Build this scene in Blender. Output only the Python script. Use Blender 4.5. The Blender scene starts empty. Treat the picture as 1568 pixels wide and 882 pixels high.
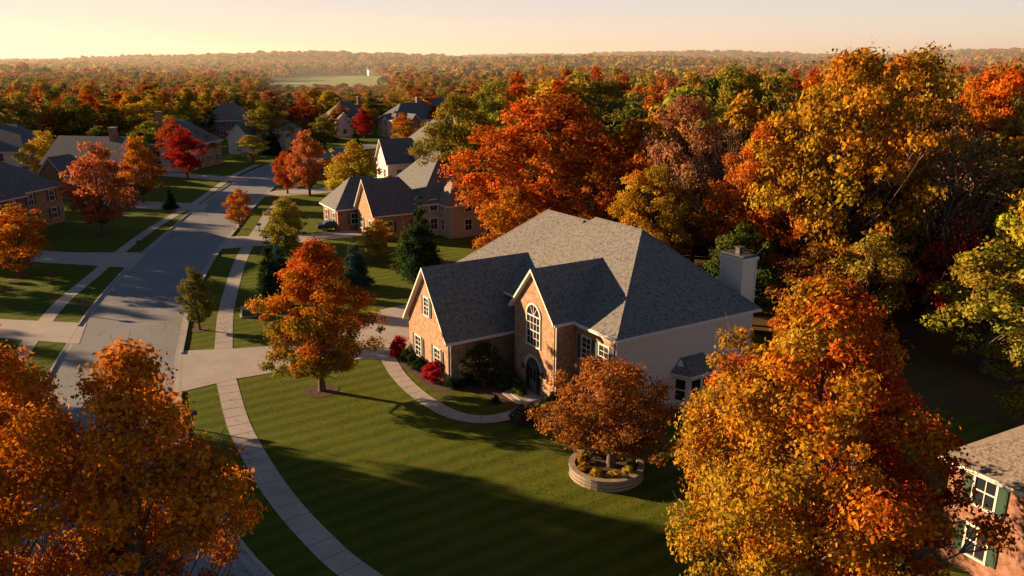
import bpy, math, random
import numpy as np
from mathutils import Vector, Matrix
random.seed(7); RNG=np.random.default_rng(7)
scene=bpy.context.scene
COL=scene.collection

# ------------------------------------------------------------------ materials
def newmat(name):
    m=bpy.data.materials.new(name); m.use_nodes=True
    nt=m.node_tree; nt.nodes.clear()
    out=nt.nodes.new('ShaderNodeOutputMaterial')
    return m,nt,out
def N(nt,t,**k):
    n=nt.nodes.new(t)
    for a,b in k.items(): setattr(n,a,b)
    return n
def mixcol(nt,fac,a,b,mode='MIX'):
    n=N(nt,'ShaderNodeMix',data_type='RGBA',blend_type=mode)
    for s,v in ((0,fac),(6,a),(7,b)):
        if hasattr(v,'links'): nt.links.new(v,n.inputs[s])
        elif isinstance(v,(int,float)): n.inputs[s].default_value=v
        else: n.inputs[s].default_value=(*v,1)
    return n.outputs[2]
def noise(nt,vec,scale,detail=4,rough=.6):
    n=N(nt,'ShaderNodeTexNoise'); n.inputs['Scale'].default_value=scale
    n.inputs['Detail'].default_value=detail; n.inputs['Roughness'].default_value=rough
    if vec is not None: nt.links.new(vec,n.inputs['Vector'])
    return n.outputs['Fac']
def ramp(nt,fac,a,b):
    n=N(nt,'ShaderNodeMapRange'); n.inputs[1].default_value=a; n.inputs[2].default_value=b
    nt.links.new(fac,n.inputs[0]); return n.outputs[0]
def principled(nt,out,col,rough=.8,spec=.3,bump=None,bstr=.3,bdist=.02,metal=0):
    p=N(nt,'ShaderNodeBsdfPrincipled')
    if hasattr(col,'links'): nt.links.new(col,p.inputs['Base Color'])
    else: p.inputs['Base Color'].default_value=(*col,1)
    p.inputs['Roughness'].default_value=rough
    p.inputs['Specular IOR Level'].default_value=spec
    p.inputs['Metallic'].default_value=metal
    if bump is not None:
        b=N(nt,'ShaderNodeBump'); b.inputs['Strength'].default_value=bstr; b.inputs['Distance'].default_value=bdist
        nt.links.new(bump,b.inputs['Height']); nt.links.new(b.outputs[0],p.inputs['Normal'])
    nt.links.new(p.outputs[0],out.inputs[0]); return p
def pos(nt): return N(nt,'ShaderNodeNewGeometry').outputs['Position']
def uvn(nt): return N(nt,'ShaderNodeTexCoord').outputs['UV']
def plain(name,col,rough=.7,var=.15,spec=.3):
    m,nt,out=newmat(name); P=pos(nt)
    f=noise(nt,P,1.7,5)
    c=mixcol(nt,f,tuple(x*(1-var) for x in col),tuple(min(1,x*(1+var)) for x in col))
    principled(nt,out,c,rough,spec); return m
def shingles(name,c1,c2):
    m,nt,out=newmat(name); U=uvn(nt)
    b=N(nt,'ShaderNodeTexBrick'); nt.links.new(U,b.inputs['Vector'])
    b.inputs['Scale'].default_value=1; b.inputs['Brick Width'].default_value=.42; b.inputs['Row Height'].default_value=.2
    b.inputs['Mortar Size'].default_value=.014; b.inputs['Mortar Smooth'].default_value=.3; b.inputs['Bias'].default_value=0
    b.inputs['Color1'].default_value=(*c1,1); b.inputs['Color2'].default_value=(*c2,1)
    b.inputs['Mortar'].default_value=(*(x*.35 for x in c1),1)
    big=ramp(nt,noise(nt,U,.5,4),.3,.7)
    c=mixcol(nt,big,b.outputs['Color'],mixcol(nt,.3,b.outputs['Color'],tuple(x*.5 for x in c1)))
    c=mixcol(nt,ramp(nt,noise(nt,U,7,3,.7),.4,.7),c,tuple(x*1.3 for x in c2))
    c=mixcol(nt,ramp(nt,noise(nt,U,3.2,3,.7),.5,.7),c,tuple(x*.5 for x in c1))
    principled(nt,out,c,.85,.2,b.outputs['Fac'],-.6,.03); return m
def brickmat(name,c1,c2,mort):
    m,nt,out=newmat(name); U=uvn(nt)
    b=N(nt,'ShaderNodeTexBrick'); nt.links.new(U,b.inputs['Vector'])
    b.inputs['Scale'].default_value=1; b.inputs['Brick Width'].default_value=.24; b.inputs['Row Height'].default_value=.09
    b.inputs['Mortar Size'].default_value=.008
    b.inputs['Color1'].default_value=(*c1,1); b.inputs['Color2'].default_value=(*c2,1); b.inputs['Mortar'].default_value=(*mort,1)
    c=mixcol(nt,ramp(nt,noise(nt,U,2.5,5),.35,.7),b.outputs['Color'],tuple(x*.6 for x in c1))
    principled(nt,out,c,.9,.2,b.outputs['Fac'],-.4,.01); return m
def siding(name,col):
    m,nt,out=newmat(name); U=uvn(nt)
    s=N(nt,'ShaderNodeSeparateXYZ'); nt.links.new(U,s.inputs[0])
    w=N(nt,'ShaderNodeMath',operation='MULTIPLY'); nt.links.new(s.outputs[1],w.inputs[0]); w.inputs[1].default_value=1/.2
    fr=N(nt,'ShaderNodeMath',operation='FRACT'); nt.links.new(w.outputs[0],fr.inputs[0])
    dk=ramp(nt,fr.outputs[0],.0,.14)
    c=mixcol(nt,dk,tuple(x*.45 for x in col),mixcol(nt,noise(nt,U,1.5),tuple(x*.9 for x in col),col))
    principled(nt,out,c,.6,.3,fr.outputs[0],-.5,.03); return m
M={}
M['roof']=shingles('shingles_grey',(.125,.12,.12),(.20,.18,.165))
M['roof_d']=shingles('shingles_dark',(.095,.097,.105),(.15,.148,.148))
M['roof_b']=shingles('shingles_brown',(.16,.13,.105),(.23,.185,.15))
M['brick']=brickmat('brick_tan_red',(.37,.19,.11),(.47,.28,.16),(.44,.36,.27))
M['brick_r']=brickmat('brick_red',(.28,.11,.06),(.36,.16,.09),(.38,.33,.28))
M['siding']=siding('siding_beige',(.74,.61,.55))
M['siding_t']=siding('siding_tan',(.42,.35,.29))
M['white']=plain('white_trim',(.66,.60,.53),.5,.05)
M['trim_t']=plain('tan_trim',(.5,.43,.35),.6,.05)
M['shutter']=plain('dark_shutter',(.05,.07,.075),.5)
M['shutter_g']=plain('green_shutter',(.035,.07,.045),.5)
M['door']=plain('door_paint',(.12,.13,.11),.4)
M['metal']=plain('dark_metal',(.06,.06,.06),.4)
M['soil']=plain('mulch',(.085,.05,.032),.95,.4)
M['stone']=brickmat('planter_stone',(.36,.28,.2),(.45,.36,.27),(.15,.12,.1))
m,nt,out=newmat('window_glass'); principled(nt,out,(.018,.022,.028),.06,.9); M['glass']=m
def concrete(name,c):
    m,nt,out=newmat(name); P=pos(nt)
    f=noise(nt,P,.35,6,.7); g=noise(nt,P,14,4,.8)
    cc=mixcol(nt,ramp(nt,f,.3,.7),tuple(x*.72 for x in c),tuple(x*1.1 for x in c))
    cc=mixcol(nt,ramp(nt,g,.3,.8),cc,tuple(x*.75 for x in c))
    principled(nt,out,cc,.9,.2,g,.2,.01); return m
M['concrete']=concrete('concrete',(.46,.40,.35))
M['kerb']=concrete('kerb_concrete',(.38,.36,.34))
m,nt,out=newmat('asphalt'); P=pos(nt)
c=mixcol(nt,ramp(nt,noise(nt,P,.12,5,.65),.3,.7),(.155,.155,.165),(.225,.225,.225))
vo=N(nt,'ShaderNodeTexVoronoi',feature='DISTANCE_TO_EDGE'); vo.inputs['Scale'].default_value=.16
wv=N(nt,'ShaderNodeVectorMath',operation='ADD'); nz=N(nt,'ShaderNodeTexNoise'); nz.inputs['Scale'].default_value=.6; nt.links.new(P,nz.inputs['Vector'])
sc=N(nt,'ShaderNodeVectorMath',operation='SCALE'); sc.inputs['Scale'].default_value=2.2; nt.links.new(nz.outputs['Color'],sc.inputs[0])
nt.links.new(P,wv.inputs[0]); nt.links.new(sc.outputs[0],wv.inputs[1]); nt.links.new(wv.outputs[0],vo.inputs['Vector'])
c=mixcol(nt,ramp(nt,vo.outputs['Distance'],.0,.012),(.09,.09,.095),c)
c=mixcol(nt,ramp(nt,noise(nt,P,25,3,.8),.3,.8),c,(.25,.25,.25))
principled(nt,out,c,.85,.25,noise(nt,P,30,3),.15,.01); M['asphalt']=m
m,nt,out=newmat('lawn_grass'); P=pos(nt)
c=mixcol(nt,ramp(nt,noise(nt,P,.18,5,.6),.3,.7),(.09,.135,.012),(.155,.185,.02))
rot=N(nt,'ShaderNodeMapping'); rot.inputs['Rotation'].default_value=(0,0,math.radians(-33)); nt.links.new(P,rot.inputs[0])
sx=N(nt,'ShaderNodeSeparateXYZ'); nt.links.new(rot.outputs[0],sx.inputs[0])
wob=N(nt,'ShaderNodeMath',operation='MULTIPLY_ADD'); nt.links.new(noise(nt,P,.35,3),wob.inputs[0]); wob.inputs[1].default_value=.7; nt.links.new(sx.outputs[1],wob.inputs[2])
sn=N(nt,'ShaderNodeMath',operation='SINE'); ml=N(nt,'ShaderNodeMath',operation='MULTIPLY'); ml.inputs[1].default_value=math.pi/.75
nt.links.new(wob.outputs[0],ml.inputs[0]); nt.links.new(ml.outputs[0],sn.inputs[0])
c=mixcol(nt,ramp(nt,sn.outputs[0],-.7,.7),c,mixcol(nt,.4,c,(.26,.28,.04)))
st=N(nt,'ShaderNodeMapping'); st.inputs['Scale'].default_value=(1.5,7,1); st.inputs['Rotation'].default_value=(0,0,-.57); nt.links.new(P,st.inputs[0])
c=mixcol(nt,ramp(nt,noise(nt,st.outputs[0],1.6,6,.75),.35,.7),mixcol(nt,.6,c,(.035,.05,.007)),c)
c=mixcol(nt,ramp(nt,noise(nt,P,7,4,.8),.56,.76),c,(.27,.24,.045))
principled(nt,out,c,.95,.05,noise(nt,P,9,5,.8),1.0,.25); M['grass']=m
m,nt,out=newmat('leaf_litter'); P=pos(nt)
c=mixcol(nt,ramp(nt,noise(nt,P,.3,6,.7),.35,.65),(.05,.045,.018),(.13,.07,.03))
c=mixcol(nt,ramp(nt,noise(nt,P,5,4,.8),.5,.7),c,(.2,.1,.03))
principled(nt,out,c,.95,.1,noise(nt,P,4,5,.8),.8,.15); M['litter']=m
m,nt,out=newmat('far_field'); P=pos(nt)
c=mixcol(nt,ramp(nt,noise(nt,P,.01,4),.3,.7),(.20,.28,.07),(.28,.32,.12)); principled(nt,out,c,.95,.1); M['field']=m
m,nt,out=newmat('bark'); P=N(nt,'ShaderNodeTexCoord').outputs['Object']
c=mixcol(nt,ramp(nt,noise(nt,P,6,5),.3,.7),(.07,.052,.04),(.16,.125,.10)); principled(nt,out,c,.95,.1); M['bark']=m
def foliage(name,trans=.35):
    m,nt,out=newmat(name)
    a=N(nt,'ShaderNodeVertexColor'); a.layer_name='Col'
    o=N(nt,'ShaderNodeObjectInfo')
    c=mixcol(nt,1.0,a.outputs['Color'],o.outputs['Color'],'MULTIPLY')
    c=mixcol(nt,1.0,c,(.86,.88,.85),'MULTIPLY')
    d=N(nt,'ShaderNodeBsdfDiffuse'); t=N(nt,'ShaderNodeBsdfTranslucent')
    nt.links.new(c,d.inputs[0]); nt.links.new(c,t.inputs[0])
    mx=N(nt,'ShaderNodeMixShader'); mx.inputs[0].default_value=trans
    nt.links.new(d.outputs[0],mx.inputs[1]); nt.links.new(t.outputs[0],mx.inputs[2])
    nt.links.new(mx.outputs[0],out.inputs[0]); return m
M['leaf']=foliage('foliage')

# ------------------------------------------------------------------ mesh builder
class B:
    def __init__(s): s.v=[];s.f=[];s.m=[];s.uv=[];s.mats=[]
    def mi(s,k):
        if k not in s.mats: s.mats.append(k)
        return s.mats.index(k)
    def poly(s,pts,mat):
        pts=[Vector(p) for p in pts]; i=len(s.v); s.v+=pts; s.f.append(list(range(i,i+len(pts)))); s.m.append(s.mi(mat))
        n=Vector((0,0,0))
        for k in range(len(pts)): n+=pts[k].cross(pts[(k+1)%len(pts)])
        n.normalize()
        if abs(n.z)>.999: t=Vector((1,0,0)); b=Vector((0,1,0))
        else:
            t=Vector((0,0,1)).cross(n).normalized(); b=n.cross(t)
        s.uv.append([(p.dot(t),p.dot(b)) for p in pts])
    def box(s,x0,x1,y0,y1,z0,z1,mat):
        a=[(x0,y0),(x1,y0),(x1,y1),(x0,y1)]
        for k in range(4):
            p,q=a[k],a[(k+1)%4]; s.poly([(p[0],p[1],z0),(q[0],q[1],z0),(q[0],q[1],z1),(p[0],p[1],z1)],mat)
        s.poly([(x,y,z1) for x,y in a],mat); s.poly([(x,y,z0) for x,y in a[::-1]],mat)
    def obox(s,o,u,n,a0,a1,d0,d1,z0,z1,mat):
        o=Vector(o);u=Vector(u);n=Vector(n)
        P=lambda a,d,z:(o.x+u.x*a+n.x*d,o.y+u.y*a+n.y*d,z)
        c=[(a0,d0),(a1,d0),(a1,d1),(a0,d1)]
        for k in range(4):
            p,q=c[k],c[(k+1)%4]; s.poly([P(*p,z0),P(*q,z0),P(*q,z1),P(*p,z1)],mat)
        s.poly([P(*p,z1) for p in c],mat); s.poly([P(*p,z0) for p in c[::-1]],mat)
    def slab(s,polys,th,mat,edge):
        from collections import Counter
        key=lambda p:tuple(round(c,3) for c in p); cnt=Counter()
        for pl in polys:
            for k in range(len(pl)): cnt[frozenset((key(pl[k]),key(pl[(k+1)%len(pl)])))]+=1
        dn=lambda p:(p[0],p[1],p[2]-th)
        for pl in polys:
            s.poly(pl,mat); s.poly([dn(p) for p in pl[::-1]],edge)
            for k in range(len(pl)):
                a,b=pl[k],pl[(k+1)%len(pl)]
                if cnt[frozenset((key(a),key(b)))]==1: s.poly([dn(a),dn(b),b,a],edge)
    def obj(s,name,parent=None,smooth=False):
        me=bpy.data.meshes.new(name); me.from_pydata([tuple(v) for v in s.v],[],s.f)
        for k in s.mats: me.materials.append(M[k])
        me.polygons.foreach_set('material_index',s.m)
        uv=me.uv_layers.new(name='UVMap'); uv.data.foreach_set('uv',[c for f in s.uv for p in f for c in p])
        me.update(); o=bpy.data.objects.new(name,me); COL.objects.link(o)
        if parent: o.parent=parent
        return o
def empty(name,loc,rz=0):
    e=bpy.data.objects.new(name,None); COL.objects.link(e); e.location=loc; e.rotation_euler=(0,0,rz); e.empty_display_size=.5; return e

def window(bs,o,n,w,h,z,shut=None,cols=2,rows=3,arch=False,frame='white',sw=.42):
    n=Vector((n[0],n[1],0)).normalized(); u=Vector((-n.y,n.x,0)); o=Vector((o[0],o[1],0))
    P=lambda a,d,zz:(o.x+u.x*a+n.x*d,o.y+u.y*a+n.y*d,zz)
    g=bs['window_glass']; t=bs['window_frames']
    hw=w/2
    if arch:
        hs=h-hw; pts=[(-hw,0),(hw,0)]+[(hw*math.cos(a),hs+hw*math.sin(a)) for a in np.linspace(0,math.pi,13)]
        g.poly([P(a,.02,z+b) for a,b in pts],'glass')
        for k in range(12):
            a0,a1=math.pi*k/12,math.pi*(k+1)/12
            q=[(hw*math.cos(a0),hs+hw*math.sin(a0)),((hw+.14)*math.cos(a0),hs+(hw+.14)*math.sin(a0)),((hw+.14)*math.cos(a1),hs+(hw+.14)*math.sin(a1)),(hw*math.cos(a1),hs+hw*math.sin(a1))]
            t.poly([P(a,.09,z+b) for a,b in q],frame)
            t.poly([P(q[0][0],.09,z+q[0][1]),P(q[3][0],.09,z+q[3][1]),P(q[3][0],.0,z+q[3][1]),P(q[0][0],.0,z+q[0][1])],frame)
            t.poly([P(q[1][0],.09,z+q[1][1]),P(q[2][0],.09,z+q[2][1]),P(q[2][0],.0,z+q[2][1]),P(q[1][0],.0,z+q[1][1])],frame)
        for a in (-.5,0,.5):
            an=math.pi/2+a*1.2
            dx,dz=math.cos(an),math.sin(an)
            t.poly([P(-.02*dz,.045,z+hs+.02*dx),P(.02*dz,.045,z+hs-.02*dx),P(hw*dx+.02*dz,.045,z+hs+hw*dz-.02*dx),P(hw*dx-.02*dz,.045,z+hs+hw*dz+.02*dx)],frame)
        t.obox(o,u,n,-hw,hw,0,.06,z+hs-.04,z+hs+.04,frame)
    else:
        hs=h; g.poly([P(-hw,.02,z),P(hw,.02,z),P(hw,.02,z+h),P(-hw,.02,z+h)],'glass')
        t.obox(o,u,n,-hw-.1,hw+.1,0,.09,z+h,z+h+.13,frame)
    t.obox(o,u,n,-hw-.1,-hw,0,.08,z,z+hs,frame); t.obox(o,u,n,hw,hw+.1,0,.08,z,z+hs,frame)
    t.obox(o,u,n,-hw-.13,hw+.13,0,.11,z-.1,z,frame)
    for k in range(1,cols):
        a=-hw+w*k/cols; t.obox(o,u,n,a-.02,a+.02,.02,.045,z,z+hs-.04*arch,frame)
    for k in range(1,rows):
        b=z+hs*k/rows; wd=.035 if (rows%2==0 and k==rows//2) else .017
        t.obox(o,u,n,-hw,hw,.021,.05,b-wd,b+wd,frame)
    if shut:
        for sgn in (-1,1):
            a=sgn*(hw+.12+sw/2); s=bs['shutters']
            s.obox(o,u,n,a-sw/2,a+sw/2,0,.06,z-.05,z+hs+.05,shut)
            s.obox(o,u,n,a-sw/2+.06,a+sw/2-.06,.06,.075,z+.1,z+hs/2-.05,shut)
            s.obox(o,u,n,a-sw/2+.06,a+sw/2-.06,.06,.075,z+hs/2+.05,z+hs-.1,shut)
class Parts(dict):
    def __missing__(s,k): s[k]=B(); return s[k]
    def make(s,parent):
        for k,b in s.items():
            if b.f: b.obj(k,parent)
def hip(b,x0,x1,y0,y1,ze,zr,axis,r0,r1,ridge,mat='roof',edge='white',th=.2):
    def p(a,c,z): return (a,c,z) if axis=='y' else (c,a,z)
    if axis=='y': A0,A1,C0,C1=x0,x1,y0,y1
    else: A0,A1,C0,C1=y0,y1,x0,x1
    R0,R1=p(ridge,r0,zr),p(ridge,r1,zr)
    q=[p(A0,C0,ze),p(A1,C0,ze),p(A1,C1,ze),p(A0,C1,ze)]
    pl=[[q[1],q[2],R1,R0],[q[3],q[0],R0,R1]]
    if abs(r0-C0)>.01: pl.append([q[0],q[1],R0])
    if abs(r1-C1)>.01: pl.append([q[2],q[3],R1])
    if axis!='y': pl=[l[::-1] for l in pl]
    b.slab(pl,th,mat,edge)
def vent(b,x,y,z):
    b.box(x-.06,x+.06,y-.06,y+.06,z-.6,z+.45,'metal')

# ------------------------------------------------------------------ MAIN HOUSE  local x=s (depth), y=f (along the front)
ang=math.radians(31.5)
H=empty('brick_house',(6.9,49.6,0),ang); P_=Parts()
W=P_['walls']; R=P_['roof']
def wall(b,a,c,z0,z1,mat): b.poly([(a[0],a[1],z0),(c[0],c[1],z0),(c[0],c[1],z1),(a[0],a[1],z1)],mat)
x0,x1,y0,y1=.4,13.3,.4,23.1
wall(W,(x0,y1),(x0,y0),0,6.15,'brick'); wall(W,(x0,y0),(x1,y0),.45,6.15,'siding'); wall(W,(x0,y0),(x1,y0),0,.45,'kerb')
wall(W,(x1,y0),(x1,y1),0,6.15,'siding'); wall(W,(x1,y1),(x0,y1),0,6.15,'siding')
T=P_['trim']
T.box(x0-.03,x0+.1,y0-.03,y0+.1,.45,6.12,'white'); T.box(x0+.1,x1,y0-.035,y0,5.8,6.1,'white'); T.box(x0-.035,x0,y0+.1,4.9,5.8,6.1,'white')
T.box(x1-.1,x1+.03,y0-.03,y0+.1,.45,5.8,'white')
hip(R,0,13.7,0,19,6.3,11.8,'y',6.6,12.4,7.5)
hip(R,-.3,13.5,6,23.5,6.32,11.35,'y',14,19.4,7.5)
for a,c in (((7.5,6.6,11.8),(7.5,12.4,11.8)),((7.5,12.4,11.38),(7.5,19.4,11.35)),((0,0,6.3),(7.5,6.6,11.8)),((13.7,0,6.3),(7.5,6.6,11.8)),((-.3,23.5,6.3),(7.5,19.4,11.35))):
    a=Vector(a);c=Vector(c); d=(c-a).normalized(); sd=d.cross(Vector((0,0,1))).normalized()*.13; up=Vector((0,0,.045))
    R.poly([a+up,c+up,c+sd-up*.6,a+sd-up*.6],'roof'); R.poly([c+up,a+up,a-sd-up*.6,c-sd-up*.6],'roof')
gx=-1.5; gy0,gy1=5.05,10.35; gc=7.7; ze=6.35; zr=9.75
sl=(zr-ze)/(gc-(gy0-.35))
wz=lambda y: zr-.12-sl*abs(y-gc)
W.poly([(gx,gy1,0),(gx,gy0,0),(gx,gy0,wz(gy0)),(gx,gc,wz(gc)),(gx,gy1,wz(gy1))],'brick')
wall(W,(gx,gy0),(x0,gy0),0,6.5,'brick'); wall(W,(x0,gy1),(gx,gy1),0,6.5,'brick')
def gable(b,xa,xb,ya,yb,ze,zr,mat='roof',edge='white',th=.22):
    yc=(ya+yb)/2; b.slab([[(xa,ya,ze),(xb,ya,ze),(xb,yc,zr),(xa,yc,zr)],[(xb,yb,ze),(xa,yb,ze),(xa,yc,zr),(xb,yc,zr)]],th,mat,edge)
gable(R,gx-.35,5.2,gy0-.35,gy1+.35,ze,zr)
qx=-6.2; qy0,qy1=12.4,19.5; qc=15.95; qze,qzr=3.6,8.7
qs=(qzr-qze)/(qc-(qy0-.4)); qz=lambda y: qzr-.14-qs*abs(y-qc)
W.poly([(qx,qy1,0),(qx,qy0,0),(qx,qy0,qz(qy0)),(qx,qc,qz(qc)),(qx,qy1,qz(qy1))],'brick')
wall(W,(qx,qy0),(x0,qy0),0,3.9,'brick'); wall(W,(x0,qy1),(qx,qy1),0,3.9,'brick')
gable(R,qx-.4,3.4,qy0-.4,qy1+.4,qze,qzr)
T.box(-.13,0,0,gy0-.4,6.12,6.27,'white')
T.box(0,13.7,-.13,0,6.12,6.27,'white'); T.box(qx-.3,-.3,qy0-.53,qy0-.4,3.42,3.57,'white')
T.box(gx-.3,-.1,gy0-.48,gy0-.35,6.17,6.32,'white')
for (x,y,z) in ((gx+.1,gy0-.08,6.1),(x0-.08,.7,6.1),(qx+.15,qy0-.08,3.4)): T.box(x-.04,x+.04,y-.08,y-.0,.1,z,'white')
window(P_,(gx,gc),(-1,0),1.7,3.1,3.9,None,4,4,arch=True)
D=P_['front_door']
hw=.95;pts=[(-hw,.12),(hw,.12)]+[(hw*math.cos(a),1.95+hw*math.sin(a)) for a in np.linspace(0,math.pi,13)]
D.poly([(gx-.015,gc-a,b) for a,b in pts],'metal')
D.box(gx-.06,gx-.02,gc-.48,gc+.48,.15,2.25,'door'); 
for a in (-.24,.24):
    D.box(gx-.08,gx-.06,gc+a-.16,gc+a+.16,.3,1.0,'door'); D.box(gx-.08,gx-.06,gc+a-.16,gc+a+.16,1.15,2.1,'glass')
for s_ in (-1,1): D.box(gx-.07,gx-.02,gc+s_*.72-.17,gc+s_*.72+.17,.6,2.2,'glass')
for k in range(14):
    a0,a1=math.pi*k/14,math.pi*(k+1)/14; r0,r1=hw,hw+.28
    D.poly([(gx-.05,gc-r*math.cos(a),1.95+r*math.sin(a)) for r,a in ((r0,a0),(r1,a0),(r1,a1),(r0,a1))],'trim_t')
    D.poly([(gx-.05+d,gc-r0*math.cos(a),1.95+r0*math.sin(a)) for d,a in ((0,a0),(0,a1),(.05,a1),(.05,a0))],'trim_t')
D.box(gx-1.6,gx-.0,gc-1.3,gc+1.3,0,.15,'concrete'); D.box(gx-2.0,gx-1.6,gc-1.3,gc+1.3,0,.08,'concrete')
for a in (-1.25,1.25):
    P_['lanterns'].box(gx-.2,gx,gc+a-.08,gc+a+.08,1.75,2.15,'metal')
for f_ in (1.75,3.75):
    window(P_,(x0,f_),(-1,0),1.0,1.65,3.65,'shutter',2,4); window(P_,(x0,f_),(-1,0),1.0,1.75,.75,'shutter',2,4)
window(P_,(x0,11.4),(-1,0),.75,1.6,3.75,'shutter',2,4,sw=.35); window(P_,(x0,11.4),(-1,0),.75,1.8,.8,'shutter',2,4,sw=.35)
window(P_,(qx,qc),(-1,0),.8,1.4,4.75,'shutter',2,4,sw=.35)
for f_ in (14.2,17.7): window(P_,(qx,f_),(-1,0),1.0,1.6,.85,'shutter',2,4)
window(P_,(-2.9,qy0),(0,-1),.9,1.4,1.0,'shutter',2,4,sw=.35)
for s_ in (-4.4,-1.4):
    G_=P_['garage_doors']
    for k in range(4): G_.box(s_-1.2,s_+1.2,qy1,qy1+.05,.02+k*.54,.02+k*.54+.52,'white')
BW=P_['bay_window']; bx0,bx1=5.6,9.0; bd=1.1
pt=[(bx0,y0),(bx0+.55,y0-bd),(bx1-.55,y0-bd),(bx1,y0)]
for k in range(3):
    a,c=pt[k],pt[k+1]; wall(BW,a,c,0,2.75,'siding')
    mid=((a[0]+c[0])/2,(a[1]+c[1])/2); d=Vector((c[0]-a[0],c[1]-a[1])); nn=(d.y,-d.x)
    if k==1:
        for q in (-.55,.55): window(P_,(mid[0]+q,mid[1]),nn,.9,1.6,.75,None,1,2)
    else: window(P_,mid,nn,.75,1.6,.75,None,1,2)
o_=[(bx0-.25,y0),(bx0+.4,y0-bd-.25),(bx1-.4,y0-bd-.25),(bx1+.25,y0)]
tp=[(bx0+.6,y0),(bx0+.9,y0-.05),(bx1-.9,y0-.05),(bx1-.6,y0)]
R.slab([[(*o_[k],2.75),(*o_[k+1],2.75),(*tp[k+1],3.75),(*tp[k],3.75)] for k in range(3)],.15,'roof','white')
C_=P_['chimney']; C_.box(13.3,14.7,1.7,3.9,0,9.6,'siding'); 
for x in (13.3,14.7):
    for y in (1.7,3.9): C_.box(x-.06,x+.06,y-.06,y+.06,.2,9.58,'white')
C_.box(13.15,14.85,1.55,4.05,9.6,9.8,'white'); C_.box(13.3,14.7,1.7,3.9,9.8,9.95,'metal')
C_.box(13.8,14.2,2.6,3.0,9.95,10.4,'metal'); C_.box(13.7,14.3,2.5,3.1,10.4,10.46,'metal')
for x,y,z in ((9.5,9.5,10.6),(9.2,12.5,10.6)): vent(P_['roof_vents'],x,y,z)
P_.make(H)

# ------------------------------------------------------------------ neighbour houses
def house(name,loc,deg,blocks,chim=None,sh='shutter'):
    E=empty(name,(*loc,0),math.radians(deg)); Q=Parts(); W=Q['walls'];R=Q['roof']
    for (ax,x0,x1,y0,y1,zw,zr,g0,g1,wm,rm) in blocks:
        if rm=='roof': rm='roof_d'
        cs=[(x0,y0),(x1,y0),(x1,y1),(x0,y1)]
        for k in range(4): wall(W,cs[k],cs[(k+1)%4],0,zw,wm)
        o=.45; X0,X1,Y0,Y1=x0-o,x1+o,y0-o,y1+o; ze=zw+.1
        if ax=='y': mid=(x0+x1)/2; L0,L1=Y0,Y1; half=(X1-X0)/2
        else: mid=(y0+y1)/2; L0,L1=X0,X1; half=(Y1-Y0)/2
        r0=L0 if g0 else L0+half*.95; r1=L1 if g1 else L1-half*.95
        if r0>r1: r0=r1=(r0+r1)/2-.01; r1+=.02
        hip(R,X0,X1,Y0,Y1,ze,zr,ax,r0,r1,mid,rm,'white')
        k=(zr-ze)/half; zt=zr-.15
        for g,c in ((g0,0),(g1,1)):
            if g:
                if ax=='y': yy=(y0,y1)[c]; pl=[(x0,yy,zw),(x1,yy,zw),(x1,yy,ze+k*o-.1),(mid,yy,zt),(x0,yy,ze+k*o-.1)]
                else: xx=(x0,x1)[c]; pl=[(xx,y0,zw),(xx,y1,zw),(xx,y1,ze+k*o-.1),(xx,mid,zt),(xx,y0,ze+k*o-.1)]
                W.poly(pl,'siding' if wm=='siding' else wm)
        rows=(1.0,) if zw<4.2 else (1.0,3.7)
        for k in range(4):
            a,c=Vector(cs[k]),Vector(cs[(k+1)%4]); d=c-a; L=d.length; nn=(d.y,-d.x); n=max(1,int(L/3.4))
            for i in range(n):
                q=a+d*((i+.5)/n)
                for z in rows: window(Q,q,nn,1.0,1.5,z,sh if 'brick' in wm else None,2,2)
    if chim: x,y,z=chim; Q['chimney'].box(x-.6,x+.6,y-.5,y+.5,0,z,'brick_r'); Q['chimney'].box(x-.7,x+.7,y-.6,y+.6,z,z+.2,'kerb')
    Q.make(E); return E
house('brick_house',(20.8,35.3),28,[('y',.5,13,-15,-.5,5.4,9.6,0,0,'brick_r','roof_b')],sh='shutter_g')
house('brick_house',(-15.5,109.5),30,[('y',3,15,0,15,4.6,11.2,0,0,'siding_t','roof'),('x',-3.5,5,1,8,3.4,8.2,1,0,'brick','roof'),('x',-6,4,9.5,16.5,3.2,7.4,0,0,'brick_r','roof'),('x',6,12,-3,1,4.6,8.6,0,0,'siding_t','roof_b')])
house('brick_house',(-18,163),28,[('y',0,13,0,16,5.6,12.2,0,0,'siding','roof'),('x',-6,4,5,12,3.6,8.6,1,0,'siding','roof')],chim=(9,3,13))
house('siding_house',(-20,205),25,[('y',0,12,0,15,5.4,10.5,0,0,'siding','roof_b')],chim=(9,3,12))
house('brick_house',(-83,112),-10,[('x',0,11,0,13,5.6,10.6,0,0,'brick','roof'),('y',7,13,-6,3,5.6,9.6,1,0,'brick_r','roof')])
house('siding_house',(-88,150),-12,[('x',0,14,0,11,5.6,10.4,1,1,'siding','roof'),('y',3,9,-5,3,3.6,7.6,1,0,'brick_r','roof')],chim=(12,5,12))
house('brick_house',(-88,188),-8,[('x',0,15,0,12,5.6,11,0,0,'brick','roof'),('y',9,15,-5,3,4.6,8.4,1,0,'siding','roof')],chim=(3,6,12.5))
house('siding_house',(-78,222),-5,[('x',0,16,0,12,5.6,10.8,0,0,'siding_t','roof'),('y',2,8,-5,3,4,8,1,0,'siding','roof')])
house('brick_house',(-62,272),20,[('x',0,15,0,12,5.6,11,0,0,'siding','roof'),('y',2,8,-5,3,4,8,1,0,'siding','roof_b')],chim=(12,6,12.5))
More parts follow.
